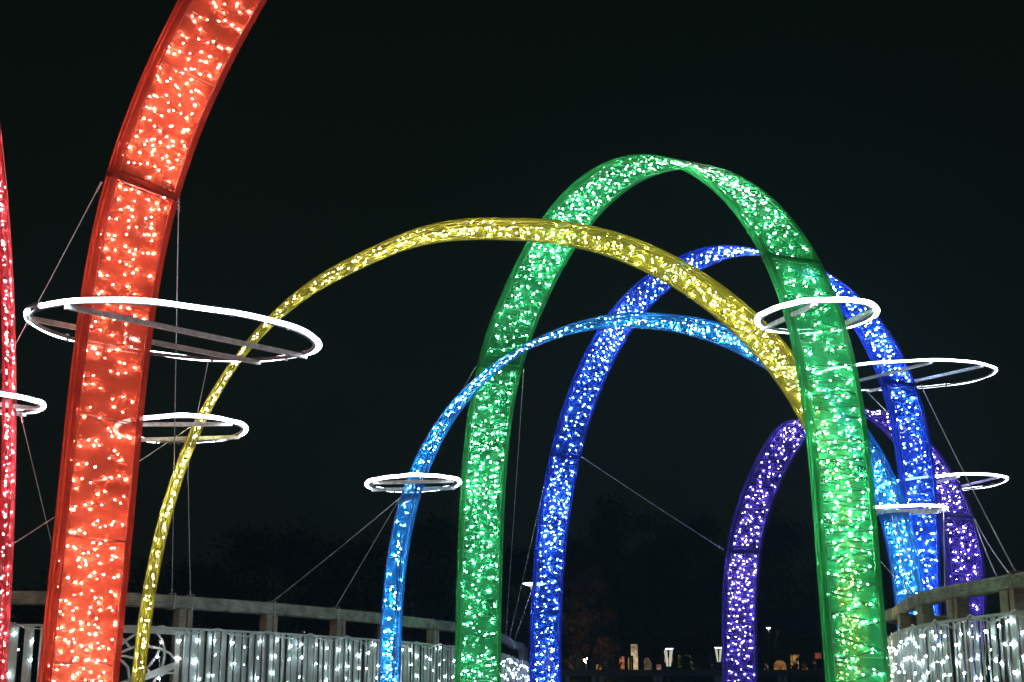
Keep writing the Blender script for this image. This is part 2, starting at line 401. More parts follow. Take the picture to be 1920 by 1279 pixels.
RINGS[4] = neon_ring('green', 1531, 594, 111, 29, R(-2), 'upper white neon ring in front of the green right leg', bars=((-.56, -55), (.62, -55)), thick=0.0181)
RINGS[5] = neon_ring('blue', 1690, 705, 169, 26, R(.5), 'wide white neon ring round the royal-blue right leg', lit=(-175, 175), bars=((-.33, -52), (.3, -50)), thick=0.0129)
RINGS[6] = neon_ring('violet', 1766, 908, 117, 15, R(-2), 'white neon ring round the violet right leg, farthest right', bars=((-.35, -54), (.39, -54)), thick=0.0146)
RINGS[7] = neon_ring('light_blue', 1676, 957, 96, 7, R(-.5), 'flat-looking white neon ring round the sky-blue right leg, lowest of the rings', bars=((-.35, 10), (.35, 10)), thick=0.0138)
RINGS[8] = neon_ring('crimson', -40, 755, 117, 18.5, R(0), 'white neon ring round the dark pink-red leg, cut by the left edge', bars=((-.35, 20), (.35, 20)), thick=0.0155)

# ------------------------------------------------------------------ railings
HS_L, HS_R = 1.1, 1.0
def plan(pts, z): return [at_z(u, v, z).to_2d() for u, v in pts]
ZL, ZLs = CAMH+.82*HS_L, CAMH+.57*HS_L
ZR, ZRs = CAMH+.82*HS_R, CAMH+.57*HS_R
left_px = [(18, 1108), (150, 1109.5), (250, 1112), (345, 1118), (505, 1130), (635, 1142), (725, 1151), (850, 1167), (905, 1178), (945, 1191), (962, 1202)]
left_line = plan(left_px, ZL)
d0 = (left_line[0]-left_line[1]).normalized(); left_line = [left_line[0]+d0*1.6]+left_line
d1 = Vector((.05, 1)).normalized(); left_line.append(left_line[-1]+Vector((.12, .8))); left_line.append(left_line[-1]+Vector((.10, 2.2)))
right_line = plan([(1940, 1070), (1920, 1073), (1840, 1087), (1760, 1103), (1715, 1117), (1692, 1128), (1680, 1139)], ZR)
dr = (right_line[0]-right_line[1]).normalized(); right_line = [right_line[0]+dr*2.0]+right_line
e_ = right_line[-1]; right_line += [e_+Vector((.02, .35)), e_+Vector((.18, .75)), e_+Vector((.5, 1.1)), e_+Vector((1.0, 1.35))]
class Poly:
    def __init__(s, pts):
        # smooth with Catmull-Rom
        out = []
        P = [pts[0]*2-pts[1]]+pts+[pts[-1]*2-pts[-2]]
        for i in range(1, len(P)-2):
            for k in range(8):
                t = k/8; p0, p1, p2, p3 = P[i-1], P[i], P[i+1], P[i+2]
                out.append(.5*((2*p1)+(p2-p0)*t+(2*p0-5*p1+4*p2-p3)*t*t+(3*p1-p0-3*p2+p3)*t**3))
        out.append(pts[-1]); s.p = out; s.l = [0]
        for a, b in zip(out, out[1:]): s.l.append(s.l[-1]+(b-a).length)
        s.len = s.l[-1]
    def at(s, l):
        l = min(max(l, 0), s.len); i = 0
        while i < len(s.l)-2 and s.l[i+1] < l: i += 1
        f = (l-s.l[i])/max(1e-9, s.l[i+1]-s.l[i]); p = s.p[i].lerp(s.p[i+1], f)
        a = s.p[max(i-1, 0)]; b = s.p[min(i+2, len(s.p)-1)]; t = (b-a).normalized()
        return p, t
    def arc_px(s, u, z):
        best = min((abs(px((s.at(k*s.len/800)[0].x, s.at(k*s.len/800)[0].y, z))[0]-u), k) for k in range(801))
        return best[1]*s.len/800
PL, PR_ = Poly(left_line), Poly(right_line)
def railing(pl, zt, zs, sc, post_ls, label, gap_fn, gate=None, sd=1):
    p0, _ = pl.at(pl.len/2)
    root = thing('bridge_railing', label, 'railing', (p0.x, p0.y, 0))
    # handrail in lengths between posts
    hs = .105*sc; hw = .075*sc
    cuts = [0]+[l for l in post_ls if 0 < l < pl.len]+[pl.len]
    for a_, b_ in zip(cuts, cuts[1:]):
        m = max(2, int((b_-a_)/.15)); secs = []
        for k in range(m+1):
            p, t = pl.at(a_+.002+(b_-a_-.004)*k/m); n = Vector((-t.y, t.x)); c_ = .012
            sec = [(-hw/2, -hs+c_), (-hw/2+c_, -hs), (hw/2-c_, -hs), (hw/2, -hs+c_), (hw/2, -c_*1.5), (hw/2-c_*1.5, 0), (-hw/2+c_*1.5, 0), (-hw/2, -c_*1.5)]
            secs.append([Vector((p.x+n.x*x, p.y+n.y*x, zt+z)) for x, z in sec])
        b = MB(); b.sweep(secs); b.build('handrail', M_WOOD, root)
    for l in post_ls:
        for dl, w in (((-.04*sc, .034*sc), (.035*sc, .024*sc)) if sd > 0 else ((.06, .055), (-.045, .03))):
            p, t = pl.at(l+dl); n = Vector((-t.y, t.x)); b = MB()
            b.box((p.x, p.y, (zt-hs)/2), (t.x*w, t.y*w, 0), (n.x*.045, n.y*.045, 0), (0, 0, (zt-hs)/2-.001)); b.build('post_board', M_POST, root)
    # slat head rail
    m = int(pl.len/.15); secs = []
    for k in range(m+1):
        p, t = pl.at(pl.len*k/m); n = Vector((-t.y, t.x))*sd; o = .05
        secs.append([Vector((p.x+n.x*x, p.y+n.y*x, zs+z)) for x, z in ((-.075, -.018), (-.049, -.018), (-.049, 0), (-.075, 0))])
    b = MB(); b.sweep(secs); b.build('slat_head_rail', M_SLAT, root)
    b = MB(); secs = [[q+Vector((0, 0, -zs+.14)) for q in g] for g in secs]; b.sweep(secs); b.build('slat_foot_rail', M_SLAT, root)
    sl = MB(); sl.box((0, 0, 0), (.034*sc, 0, 0), (0, .006, 0), (0, 0, (zs-.16)/2)); me = sl.mesh('slat', M_SLAT)
    l = .05; pr = random.Random(int(sc*100)); k_ = 0
    while l < pl.len-.03:
        k_ += 1
        p, t = pl.at(l); n = Vector((-t.y, t.x))*sd
        u = px((p.x, p.y, zs))[0]
        if not (gate and gate[0] < u < gate[1]):
            c = p+n*(-.062); inst('slat', me, root, (c.x, c.y, .14+(zs-.16)/2), (R(pr.uniform(-.4, .4)), 0, math.atan2(t.y, t.x)+sd*R(17+pr.uniform(-5, 5)+(4 if k_ % 3 else -12))))
        l += gap_fn(u)
    return root
lposts = [PL.arc_px(u, ZL) for u in (-160, 0, 170, 347, 507, 636, 722, 812, 880, 932)]+[PL.len-1.9, PL.len-.6]
RL = railing(PL, ZL, ZLs, HS_L, lposts, 'pale slatted bridge railing with wooden handrail along the left side', lambda u: .125 if u < 170 else .084, gate=(212, 336))
rposts = [PR_.arc_px(u, ZR) for u in (1899, 1795, 1733)]
rposts = [rposts[0]-1.2]+rposts+[PR_.arc_px(1695, ZR)+.05, PR_.len-.7]
RR = railing(PR_, ZR, ZRs, HS_R, rposts, 'curved bridge railing end with greenish-grey wooden handrail at the lower right', lambda u: .088, sd=-1)  # same greenish grey wood as the left handrail

# ornamental leaf panel set in the left railing
pa, ta = PL.at(PL.arc_px(212, ZLs)); pb, tb_ = PL.at(PL.arc_px(336, ZLs)); dirp = (pb-pa).normalized()
def on_panel(u, v, off=0.0):
    n = Vector((-dirp.y, dirp.x)); d = ray(u, v); q = pa+n*(-.06-off)
    k = (q.x*n.x+q.y*n.y)/(d.x*n.x+d.y*n.y); return Vector((d.x*k, d.y*k, CAMH+d.z*k))
gp = thing('ornamental_panel', 'white metal panel with curved leaf pattern behind the yellow leg foot', 'panel', (pa.x, pa.y, 0))
def bar(pts, r, name='leaf_bar'):
    b = MB(); q = [on_panel(*p) for p in pts]; nv = Vector((-dirp.y, dirp.x, 0)); secs = []
    for i, p in enumerate(q):
        t = (q[min(i+1, len(q)-1)]-q[max(i-1, 0)]).normalized(); s_ = t.cross(nv).normalized()
        secs.append([p+s_*r+nv*.008, p-s_*r+nv*.008, p-s_*r-nv*.008, p+s_*r-nv*.008])
    b.sweep(secs); return b.build(name, M_GATE, gp)
bar([(214, 1181), (280, 1183), (343, 1186)], .022, 'frame_bar'); bar([(333, 1190), (331, 1240), (328, 1300), (325, 1400)], .022, 'frame_bar')
bar([(216, 1184), (214, 1300), (212, 1400)], .022, 'frame_bar'); bar([(214, 1289), (270, 1270), (330, 1247)], .028, 'frame_bar')
for c in ([(217, 1228), (229, 1222), (249, 1214), (275, 1212), (300, 1216), (319, 1226), (330, 1238)], [(294, 1187), (303, 1199), (308, 1215), (308, 1232), (303, 1254)],
          [(217, 1231), (232, 1230), (250, 1234), (270, 1246), (282, 1264)], [(217, 1236), (229, 1240), (240, 1252), (243, 1278)],
          [(270, 1186), (252, 1190), (236, 1201), (219, 1216)], [(219, 1190), (232, 1200), (243, 1214)], [(262, 1187), (273, 1198), (278, 1212)],
          [(327, 1262), (310, 1262), (292, 1272), (280, 1290)], [(330, 1275), (318, 1285), (310, 1305)], [(300, 1216), (292, 1232), (278, 1250)]):
    m = []
    for a_, b_ in zip(c, c[1:]):
        m += [(a_[0]+(b_[0]-a_[0])*k/3, a_[1]+(b_[1]-a_[1])*k/3) for k in range(3)]
    bar(m+[c[-1]], .0095)

# icicle light chains on both railings
bm_ = MB(); bm_.octa((0, 0, 0), .0085, 1.5); ICB = bm_.mesh('icicle_bulb', M_ICICLE)
bm_ = MB(); bm_.lathe([(.003, 0), (.007, .004), (.006, .022), (.002, .03)], (0, 0, 0), 6); ICS = bm_.mesh('bulb_socket', M_CABLE_W)
def icicles(pl, l0, l1, zs, label, step, lens, seed, off=-.085, bstep=.16, bmesh_=None):
    pr = random.Random(seed); p0, _ = pl.at((l0+l1)/2)
    root = thing('icicle_light_chain', label, 'fairy lights', (p0.x, p0.y, zs))
    L = l0; pts = []; span = .62
    while L <= l1:
        p, t = pl.at(L); n = Vector((-t.y, t.x)); f = ((L-l0) % span)/span
        z = zs+.006-.055*math.sin(math.pi*f)**1.3+.006*math.sin(L*31); pts.append(Vector((p.x+n.x*(off-.004), p.y+n.y*(off-.004), z))); L += .045
    b = MB(); b.tube(pts, .0042, 5); b.build('garland_cable', M_CABLE_W, root)
    b = MB(); b.tube([q+Vector((0, 0, .008*math.sin(i*1.3)-.004)) for i, q in enumerate(pts)], .0032, 4); b.build('garland_cable', M_CABLE_W, root)
    L = l0+.03
    while L < l1:
        p, t = pl.at(L); n = Vector((-t.y, t.x)); f = ((L-l0) % span)/span
        z0 = zs-.05*math.sin(math.pi*f)**1.3; ln = pr.choice(lens)*(.85+.3*pr.random()); z = 0; q = []; dx = 0; ph = pr.random()*6; am = pr.uniform(.004, .016)
        base = Vector((p.x, p.y)); k = 0
        while z < ln:
            dx = am*math.sin(z*13+ph)+.006*math.sin(z*41+ph); q.append(Vector((base.x+t.x*dx+n.x*off, base.y+t.y*dx+n.y*off, z0-z))); z += .03
        if len(q) > 2:
            b = MB(); b.tube(q, .0026, 4); co = b.build('drop_cord', M_CABLE_W, root)
            z = pr.uniform(.04, .14)
            while z < ln:
                c = q[min(len(q)-1, int(z/.03))]; a_ = pr.uniform(-1, 1); ins = pr.uniform(-.012, .022)*(1 if off < 0 else -1)
                bp = c+Vector((t.x, t.y, 0))*(.022*a_)+Vector((n.x, n.y, 0))*(ins-.004)+Vector((0, 0, -.012))
                ro = (pr.uniform(-1, 1), pr.uniform(-1, 1), 0)
                inst('bulb', bmesh_ or ICB, co, bp, ro)
                cc = c-Vector((0, 0, .0)); tb2 = MB(); 
                inst('bulb_socket', ICS, co, bp+(c-bp)*.35, (ro[0], ro[1]+(1.2 if a_ < 0 else -1.2), 0))
                z += bstep*(.75+.6*pr.random())
        L += step*(.7+.6*pr.random())
    return root
icicles(PL, PL.arc_px(20, ZLs), PL.arc_px(195, ZLs), ZLs, 'sparse icicle light chain on the left railing between the two red legs', .22, (.5, .7), 3, bstep=.15)
icicles(PL, PL.arc_px(285, ZLs), PL.arc_px(712, ZLs), ZLs, 'white icicle light chain on the left railing between the yellow and sky-blue legs', .19, (.45, .7, .8), 5)
icicles(PL, PL.arc_px(716, ZLs), PL.arc_px(900, ZLs), ZLs, 'white icicle light chain on the left railing behind the green left leg', .2, (.5, .7, .8), 8)
icicles(PL, PL.arc_px(902, ZLs), PL.len-1.2, ZLs, 'dense icicle light chain at the far right end of the left railing', .2, (.6, .8), 9)
icicles(PR_, 0.4, PR_.len-.5, ZRs, 'tangled white icicle light chain hanging on the right railing', .12, (.35, .5, .65, .7), 12, off=.09, bstep=.13)

# ------------------------------------------------------------------ guy wires
def handrail_pt(u, side='L', dz=0):
    pl, z = (PL, ZL) if side == 'L' else (PR_, ZR)
    p, t = pl.at(pl.arc_px(u, z)); return Vector((p.x, p.y, z+.004+dz)), t
def wrap(root, p, t, sc=1.0):
    n = Vector((-t.y, t.x, 0)); tt = Vector((t.x, t.y, 0))
    for k in range(2):
        b = MB(); c = p+tt*(.012*k-.006)+Vector((0, 0, -.052*sc)); a, h = .046*sc, .062*sc
        pts = []
        for s_ in range(16):
            an = 2*math.pi*s_/16; x = max(-1, min(1, 1.35*math.cos(an))); z = max(-1, min(1, 1.35*math.sin(an)))
            pts.append(c+n*(a*x)+Vector((0, 0, h*z))+tt*(.012*math.sin(an+k)))
        b.tube(pts, .0045, 5, closed=True); b.build('tie_loop', M_ROPE, root)
def wire(a, b, label, r=.0036, ties=None, knot=True, mid=None):
    root = thing('guy_wire', label, 'guy wire', b, 'guy wires staying the arches')
    L = (b-a).length; pts = []
    for k in range(13):
        f = k/12; p = a.lerp(b, f)+Vector((0, 0, -.012*L*4*f*(1-f)*.35)); pts.append(p)
    m = MB(); m.tube(pts, r, 5); m.build('wire', M_ROPE, root)
    if knot:
        d = (b-a).normalized(); s_ = d.cross(Vector((0, 0, 1)))
        if s_.length < .1: s_ = Vector((1, 0, 0))
        s_.normalize(); w = d.cross(s_)
        for end, sg in ((a, 1), (b, -1)):
            m = MB(); m.tube([end+d*sg*(.006*k)+(s_*math.cos(k*1.1)+w*math.sin(k*1.1))*.007 for k in range(20)], r*.8, 4); m.build('twisted_end', M_ROPE, root)
    if ties: wrap(root, ties[0], ties[1], ties[2])
    return root
A_ = ARCH
def hr(u, side='L'):
    p, t = handrail_pt(u, side); return p, (p, t, HS_L if side == 'L' else HS_R)
p, ti = hr(-30); wire(A_['red'].near(190, 341), at_y(-20, 735, 10.6), 'guy wire sloping down left from the orange-red arch joint to the pink-red leg')
p, ti = hr(323); wire(A_['red'].near(335, 374), p, 'guy wire hanging straight down from the right side of the orange-red arch joint', ties=ti)
p, ti = hr(357); q = at_y(352, 860, A_['yellow'].near(350, 835).y+.1); wire(q, p, 'short guy wire behind the yellow leg down to the handrail', ties=ti)
wire(RINGS[1][1](R(75)), q, 'loose wire from the widest neon ring down behind the yellow leg', r=.0035, knot=False)
wire(A_['yellow'].near(362, 797), at_y(15, 1026, 9.9), 'guy wire from the ring on the yellow leg down left behind the orange-red leg')
p, ti = hr(118); wire(A_['crimson'].near(38, 775), p, 'guy wire from the pink-red leg joint down right behind the orange-red leg', ties=ti)
p, ti = hr(508); wire(A_['light_blue'].near(752, 932), p, 'longer guy wire from the sky-blue left leg down to the left handrail', ties=ti)
p, ti = hr(629); wire(A_['green'].near(892, 688), p, 'guy wire from the green left joint passing behind the sky-blue leg to the handrail', ties=ti)
p, ti = hr(948); wire(A_['green'].near(982, 692), p, 'guy wire down the right edge of the green left leg', r=.005, knot=False)
wire(A_['blue'].near(1032, 856), handrail_pt(955)[0], 'guy wire from the left side of the royal-blue left joint to the railing end', r=.006, knot=False)
wire(A_['blue'].near(1004, 1085), handrail_pt(964)[0], 'short low guy wire left of the royal-blue left leg', r=.006, knot=False)
wire(A_['blue'].near(1091, 857), A_['violet'].near(1358, 1032), 'long guy wire strung between the royal-blue left leg and the violet left leg', r=.007)
p, ti = hr(1905, 'R'); wire(A_['blue'].near(1727, 722), p, 'guy wire from the royal-blue right joint to the right handrail', r=.0055, ties=ti)
wire(A_['violet'].near(1826, 972), handrail_pt(1870, 'R')[0], 'left of the two short guy wires right of the violet right leg', r=.005, knot=False)
wire(A_['violet'].near(1828, 974), handrail_pt(1893, 'R')[0], 'right of the two short guy wires right of the violet right leg', r=.005, knot=False)
p, ti = hr(1712, 'R'); wire(at_y(1640, 1040, 13.3), p, 'thin guy wire between the green right leg and the sky-blue right leg foot', r=.004, ties=ti, knot=False)
wire(at_y(1672, 965, 14.2), handrail_pt(1703, 'R')[0], 'left of two thin guy wires crossing the sky-blue right leg', r=.0045, knot=False)
wire(at_y(1680, 968, 14.2), handrail_pt(1737, 'R')[0], 'right of two thin guy wires crossing the sky-blue right leg', r=.0045, knot=False)
wire(RINGS[7][1](R(20)), handrail_pt(1772, 'R')[0], 'thin guy wire hanging from the lowest ring in front of the royal-blue right leg', r=.0045, knot=False)
wire(at_y(1622, 731, A_['blue'].near(1690, 715).y-.5), A_['violet'].near(1800, 905), 'thin wire from the wide ring on the royal-blue leg down to the violet arch', r=.005, knot=False)

# ------------------------------------------------------------------ ground and bridge deck
def noise_mat(name, c1, c2, scale, rough=.9):
    m = metal_paint(name, tuple((a+b)/2 for a, b in zip(c1, c2)), rough, 0, .3, scale)
    return m
M_GRASS = noise_mat('dark_lawn', (.02, .035, .015), (.04, .06, .02), 8)
M_DECK = wood('deck_boards', (.10, .08, .06), (.22, .18, .14))
b = MB(); b.box((0, 150, -.55), (400, 0, 0), (0, 250, 0), (0, 0, .05)); o = b.build('ground', M_GRASS); o['kind'] = 'structure'
b = MB(); b.box((0, 10, -.25), (14, 0, 0), (0, 20, 0), (0, 0, .25)); o = b.build('bridge_deck', M_DECK); o['kind'] = 'structure'

# ------------------------------------------------------------------ far railing across the background
yf = 34.0; hz = 1.27
def far_z(v, Y): return at_y(960, v, Y).z
zf = far_z(1256, yf); fr = thing('far_railing', 'low dark railing crossing the background in front of the lit building', 'railing', (at_y(1330, 1258, yf).x, yf, 0))
M_DARK = metal_paint('dark_railing', (.05, .07, .07), .6)
M_TEAL = metal_paint('grey_post', (.20, .27, .28), .6)
x0 = at_y(1000, 1258, yf).x; x1 = at_y(2000, 1258, yf).x
b = MB(); b.box(((x0+x1)/2, yf, zf-.07), ((x1-x0)/2, 0, 0), (0, .06, 0), (0, 0, .07)); b.build('top_rail', M_DARK, fr)
b = MB(); b.box(((x0+x1)/2, yf, zf-.45), ((x1-x0)/2, 0, 0), (0, .03, 0), (0, 0, .02)); b.build('mid_rail', M_DARK, fr)
for u in (1020, 1064, 1113, 1128, 1229, 1238, 1344, 1351, 1462, 1472, 1580, 1590, 1700, 1710):
    x = at_y(u, 1270, yf).x; b = MB(); b.box((x, yf+.01, (zf-.14)/2-.25), (.045, 0, 0), (0, .05, 0), (0, 0, (zf-.14)/2+.25)); b.build('post', M_TEAL, fr)

# ------------------------------------------------------------------ low building with lit openings
yb = 70.0
M_BW = metal_paint('dark_stucco', (.06, .05, .045), .9)
M_ROOF = metal_paint('dark_roof', (.035, .033, .032), .9)
bl = thing('pavilion_building', 'long low dark pavilion with warm lit openings beyond the far railing', 'building', (at_y(1310, 1250, yb).x, yb, 0))
bx0 = at_y(985, 1250, yb).x; bx1 = at_y(1760, 1250, yb).x; zr = at_y(1300, 1186, yb).z; zw = at_y(1300, 1202, yb).z
b = MB(); b.box(((bx0+bx1)/2, yb+3.2, (zw-.5)/2), ((bx1-bx0)/2, 0, 0), (0, 3, 0), (0, 0, (zw+.5)/2)); b.build('wall', M_BW, bl)
b = MB(); b.add([(bx0-.6, yb-.6, zw), (bx1+.6, yb-.6, zw), (bx1+.6, yb+6.8, zw), (bx0-.6, yb+6.8, zw), (bx0-.6, yb-.6, zw+.16), (bx1+.6, yb-.6, zw+.16), (bx1-1, yb+3, zr+.1), (bx0+1, yb+3, zr+.1), (bx0-.6, yb+6.8, zw+.16), (bx1+.6, yb+6.8, zw+.16)],
    [(0, 3, 2, 1), (0, 1, 5, 4), (4, 5, 6, 7), (7, 6, 9, 8), (3, 8, 9, 2), (0, 4, 7, 8, 3), (1, 2, 9, 6, 5)]); b.build('roof', M_ROOF, bl)
def window(u0, v0, u1, v1, col, st, arch=False, name='lit_window_column_sign'):
    a_ = at_y(u0, v1, yb); c_ = at_y(u1, v0, yb); w = (c_.x-a_.x)/2; x = (c_.x+a_.x)/2; z0, z1 = a_.z, c_.z
    m = MB(); y = yb+.13
    if arch:
        zc_ = z1-w; prof = [(x-w, z0), (x+w, z0)]+[(x+w*math.cos(math.pi*k/10), zc_+w*math.sin(math.pi*k/10)) for k in range(11)]
    else: prof = [(x-w, z0), (x+w, z0), (x+w, z1), (x-w, z1)]
    n = len(prof); vs = [(p[0], y, p[1]) for p in prof]+[(p[0], y+.05, p[1]) for p in prof]
    m.add(vs, [tuple(range(n)), tuple(range(2*n-1, n-1, -1))]+[(k, (k+1) % n, (k+1) % n+n, k+n) for k in range(n)])
    mm = base_mat('glow_'+name); nt_ = mm.node_tree; nt_.nodes.clear(); o_ = nt_.nodes.new('ShaderNodeOutputMaterial'); em = nt_.nodes.new('ShaderNodeEmission')
    g = nt_.nodes.new('ShaderNodeTexCoord'); t = nt_.nodes.new('ShaderNodeTexNoise'); t.inputs['Scale'].default_value = 4.5; t.inputs['Detail'].default_value = 4
    r_ = nt_.nodes.new('ShaderNodeValToRGB'); r_.color_ramp.elements[0].position = .3; r_.color_ramp.elements[1].position = .7
    r_.color_ramp.elements[0].color = tuple(c*.12 for c in col)+(1,); r_.color_ramp.elements[1].color = col+(1,)
    nt_.links.new(g.outputs['Object'], t.inputs['Vector']); nt_.links.new(t.outputs[0], r_.inputs[0]); nt_.links.new(r_.outputs[0], em.inputs[0])
    em.inputs[1].default_value = st*1.0; nt_.links.new(em.outputs[0], o_.inputs[0])
    wn = m.build(name, mm, bl)
    fr_ = MB(); fw = .045
    fr_.box((x-w-fw, y+.0, (z0+z1)/2), (fw, 0, 0), (0, .08, 0), (0, 0, (z1-z0)/2)); fr_.box((x+w+fw, y+.0, (z0+z1)/2), (fw, 0, 0), (0, .08, 0), (0, 0, (z1-z0)/2))
    fr_.box((x, y-.002, z1+fw), (w+2*fw, 0, 0), (0, .08, 0), (0, 0, fw)); fr_.build('frame', M_ROOF, wn)
    return wn
window(1004, 1222, 1012, 1262, (1, .55, .35), 1.3); window(1018, 1224, 1036, 1262, (1, .6, .4), 1.2)
window(1056, 1236, 1088, 1262, (.30, .08, .03), .5); window(1118, 1246, 1128, 1262, (.8, .35, .12), .5)
window(1162, 1231, 1174, 1262, (1, .30, .15), .8, True); window(1175, 1233, 1184, 1262, (.95, .60, .15), .7)
window(1184, 1208, 1196, 1262, (1, .72, .42), .9); window(1208, 1233, 1222, 1262, (.5, .34, .2), .4, True); window(1228, 1246, 1240, 1262, (.9, .48, .36), .6)  # first is a bright column, its lit look given as emission
window(1246, 1233, 1262, 1242, (.9, .3, .15), .7)
window(1272, 1228, 1312, 1262, (.16, .17, .03), .55, name='glowing_hedge_wall_panel'); window(1334, 1246, 1346, 1262, (.15, .30, .42), .5)  # wall panel glows in place of light falling on it; second is a sign
window(1434, 1245, 1441, 1262, (1, .65, .4), .9); window(1452, 1238, 1475, 1262, (.75, .33, .09), .6, True); window(1484, 1228, 1500, 1262, (.85, .45, .12), .8)
window(1503, 1233, 1519, 1262, (.42, .18, .05), .6, True); window(1522, 1240, 1531, 1262, (.75, .3, .1), .6); window(1529, 1224, 1541, 1235, (.7, .12, .05), .5)

# ------------------------------------------------------------------ park lamps
M_LAMP = emit('lamp_glow_white', (1, .96, .86), 4.0)
M_LAMPW = emit('lamp_glow_cool', (.9, .97, 1), 12.0)
M_LP = metal_paint('lamp_post_paint', (.10, .11, .11), .5)
def lamp(u, v, Y, wpx, kind, label):
    p = at_y(u, v, Y); r = wpx/2*Y/FPX; base = Vector((p.x, Y, -.5))
    root = thing('park_lamp', label, 'park lamp', base)
    m = MB(); h = p.z+.5
    m.tube([base, base+Vector((0, 0, h-1.0*r*3.3 if kind == 'v' else h-r*1.6))], .05, 8); m.build('post', M_LP, root)
    m = MB(); m.lathe([(r*.25, .012), (r, .0), (r*1.02, .03), (r*.6, .09), (r*.1, .12)], p, 20); m.build('cap', M_LP, root)
    m = MB(); m.lathe([(r*.55, -.045), (r*.93, -.008), (r*.93, -.002), (r*.2, -.001)], p, 20); m.build('diffuser', M_LAMP if kind == 'v' else M_LAMPW, root)
    if kind == 'v':
        for k in range(4):
            a = math.pi/4*0+k*math.pi/2+.35; t = Vector((math.cos(a), math.sin(a), 0)); m = MB()
            m.tube([p+t*r*.75+Vector((0, 0, -.02)), p+t*r*.28+Vector((0, 0, -r*3.2))], [r*.13, r*.09], 6); m.build('glowing_strut', M_LAMP2, root)
        m = MB(); m.lathe([(r*.2, -r*3.5), (r*.4, -r*3.35), (r*.42, -r*3.1), (r*.2, -r*3.0)], p, 12); m.build('holder', M_LP, root)
    else:
        m = MB(); m.lathe([(r*.06, -r*1.9), (r*.14, -r*1.2), (r*.33, -r*.35), (r*.35, -.05)], p, 14); m.build('glass_cone', M_LAMP2, root)
    return root
M_LAMP2 = emit('lamp_glass_glow', (.85, .90, .72), .75)
lamp(1003, 1094, 31, 48, 'c', 'mushroom-shaped lit park lamp left of the royal-blue left leg')
lamp(1253, 1216, 62, 21, 'v', 'lit park lamp with V-shaped struts in front of the low building')
lamp(1347, 1214, 66, 17, 'v', 'small lit park lamp half hidden at the violet left leg')
lamp(563, 1184, 52, 25, 'c', 'flat lit park lamp just above the slats of the left railing')
lamp(1751, 1142, 44, 14, 'v', 'lit park lamp seen between the posts of the right railing')
lamp(1441, 1177, 60, 9, 'c', 'tiny lit lamp among dark trees right of the violet left leg')
lamp(32, 1217, 40, 9, 'c', 'tiny warm lamp seen between the slats at the far left')

def globe_lamp(u, v, Y, wpx, label):
    p = at_y(u, v, Y); r = wpx/2*Y/FPX; root = thing('globe_lamp', label, 'garden lamp', (p.x, Y, -.5))
    m = MB(); m.lathe([(r*math.sin(math.pi*k/8)+.002, -r*math.cos(math.pi*k/8)) for k in range(9)], p, 14); m.build('globe', M_WARM2, root, smooth=True)
    m = MB(); m.tube([Vector((p.x, Y, -.5)), p-Vector((0, 0, r*1.01))], .04, 6); m.build('post', M_LP, root)
M_WARM2 = emit('warm_globe_glow', (1, .62, .42), 70.0)
globe_lamp(1099, 1238, 62.5, 9, 'warm glowing globe lamp at the foot of the small warm-lit tree')
# ------------------------------------------------------------------ trees
M_BARK = metal_paint('bark', (.06, .045, .03), .9, 0, .6, 14)
M_LEAF = [metal_paint('leaves_dark', (.030, .042, .022), .7, 0, 0, 2, .4), metal_paint('leaves_warm_lit', (.30, .15, .06), .7, 0, 0, 2, .4), metal_paint('leaves_green', (.035, .060, .030), .7, 0, 0, 2, .4)]  # second leaf colour has warm orange light painted into it
def crown_mesh(seed, n, H, Rx, mat, leaf=.16):
    pr = random.Random(seed); m = MB(); cl = []
    for k in range(34):
        a = pr.random()*6.28; z = pr.random(); rad = Rx*(.35+.65*math.sin(math.pi*min(.98, z*.85+.1)))*pr.uniform(.35, 1.0)
        cl.append((Vector((rad*math.cos(a), rad*math.sin(a), H*(.42+.56*z))), pr.uniform(.35, .8)*Rx*.42))
    for k in range(n):
        c, r = cl[pr.randrange(len(cl))]; d = Vector((pr.gauss(0, 1), pr.gauss(0, 1), pr.gauss(0, .8))); d = d*(r*.62)
        p = c+d; a = Vector((pr.gauss(0, 1), pr.gauss(0, 1), pr.gauss(0, 1))).normalized(); b_ = a.cross(Vector((pr.gauss(0, 1), pr.gauss(0, 1), pr.gauss(0, 1)))).normalized(); s_ = leaf*pr.uniform(.6, 1.3)
        m.add([p-a*s_*.5, p+b_*s_*.28, p+a*s_*.5, p-b_*s_*.28], [(0, 1, 2, 3)])
    return m, cl
TREES = {}
def tree(u, vtop, Y, wpx, kind, seed, label, n=9000):
    top = at_y(u, vtop, Y); H = top.z+.5; Rx = wpx/2*Y/FPX; base = Vector((top.x, Y, -.5))
    root = thing('tree', label, 'tree', base, 'park trees behind the bridge')
    m, cl = crown_mesh(seed, n, H, Rx, None, leaf=.07+.0022*Y)
    me = m.mesh('crown', M_LEAF[kind]); inst('crown', me, root, base)
    t = MB(); t.tube([base, base+Vector((.05, 0, H*.2)), base+Vector((-.04, .05, H*.42)), base+Vector((.06, 0, H*.7))], [.16, .13, .10, .03], 8)
    pr = random.Random(seed+5)
    for c, r in cl[:12]:
        s0 = base+Vector((0, 0, H*pr.uniform(.22, .45))); e0 = base+c; t.tube([s0, s0.lerp(e0, .5)+Vector((0, 0, .25)), e0], [.055, .035, .012], 5)
    t.build('trunk', M_BARK, root)
tree(330, 1060, 44, 260, 0, 1, 'low dark tree behind the left handrail, left of the gap in the treetops')
tree(520, 1003, 46, 300, 0, 2, 'rounded dark tree with a pointed top between the yellow and sky-blue legs')
tree(655, 1035, 52, 250, 0, 3, 'dark tree just left of the sky-blue left leg')
tree(805, 985, 42, 230, 0, 4, 'tall dark tree between the sky-blue and green left legs')
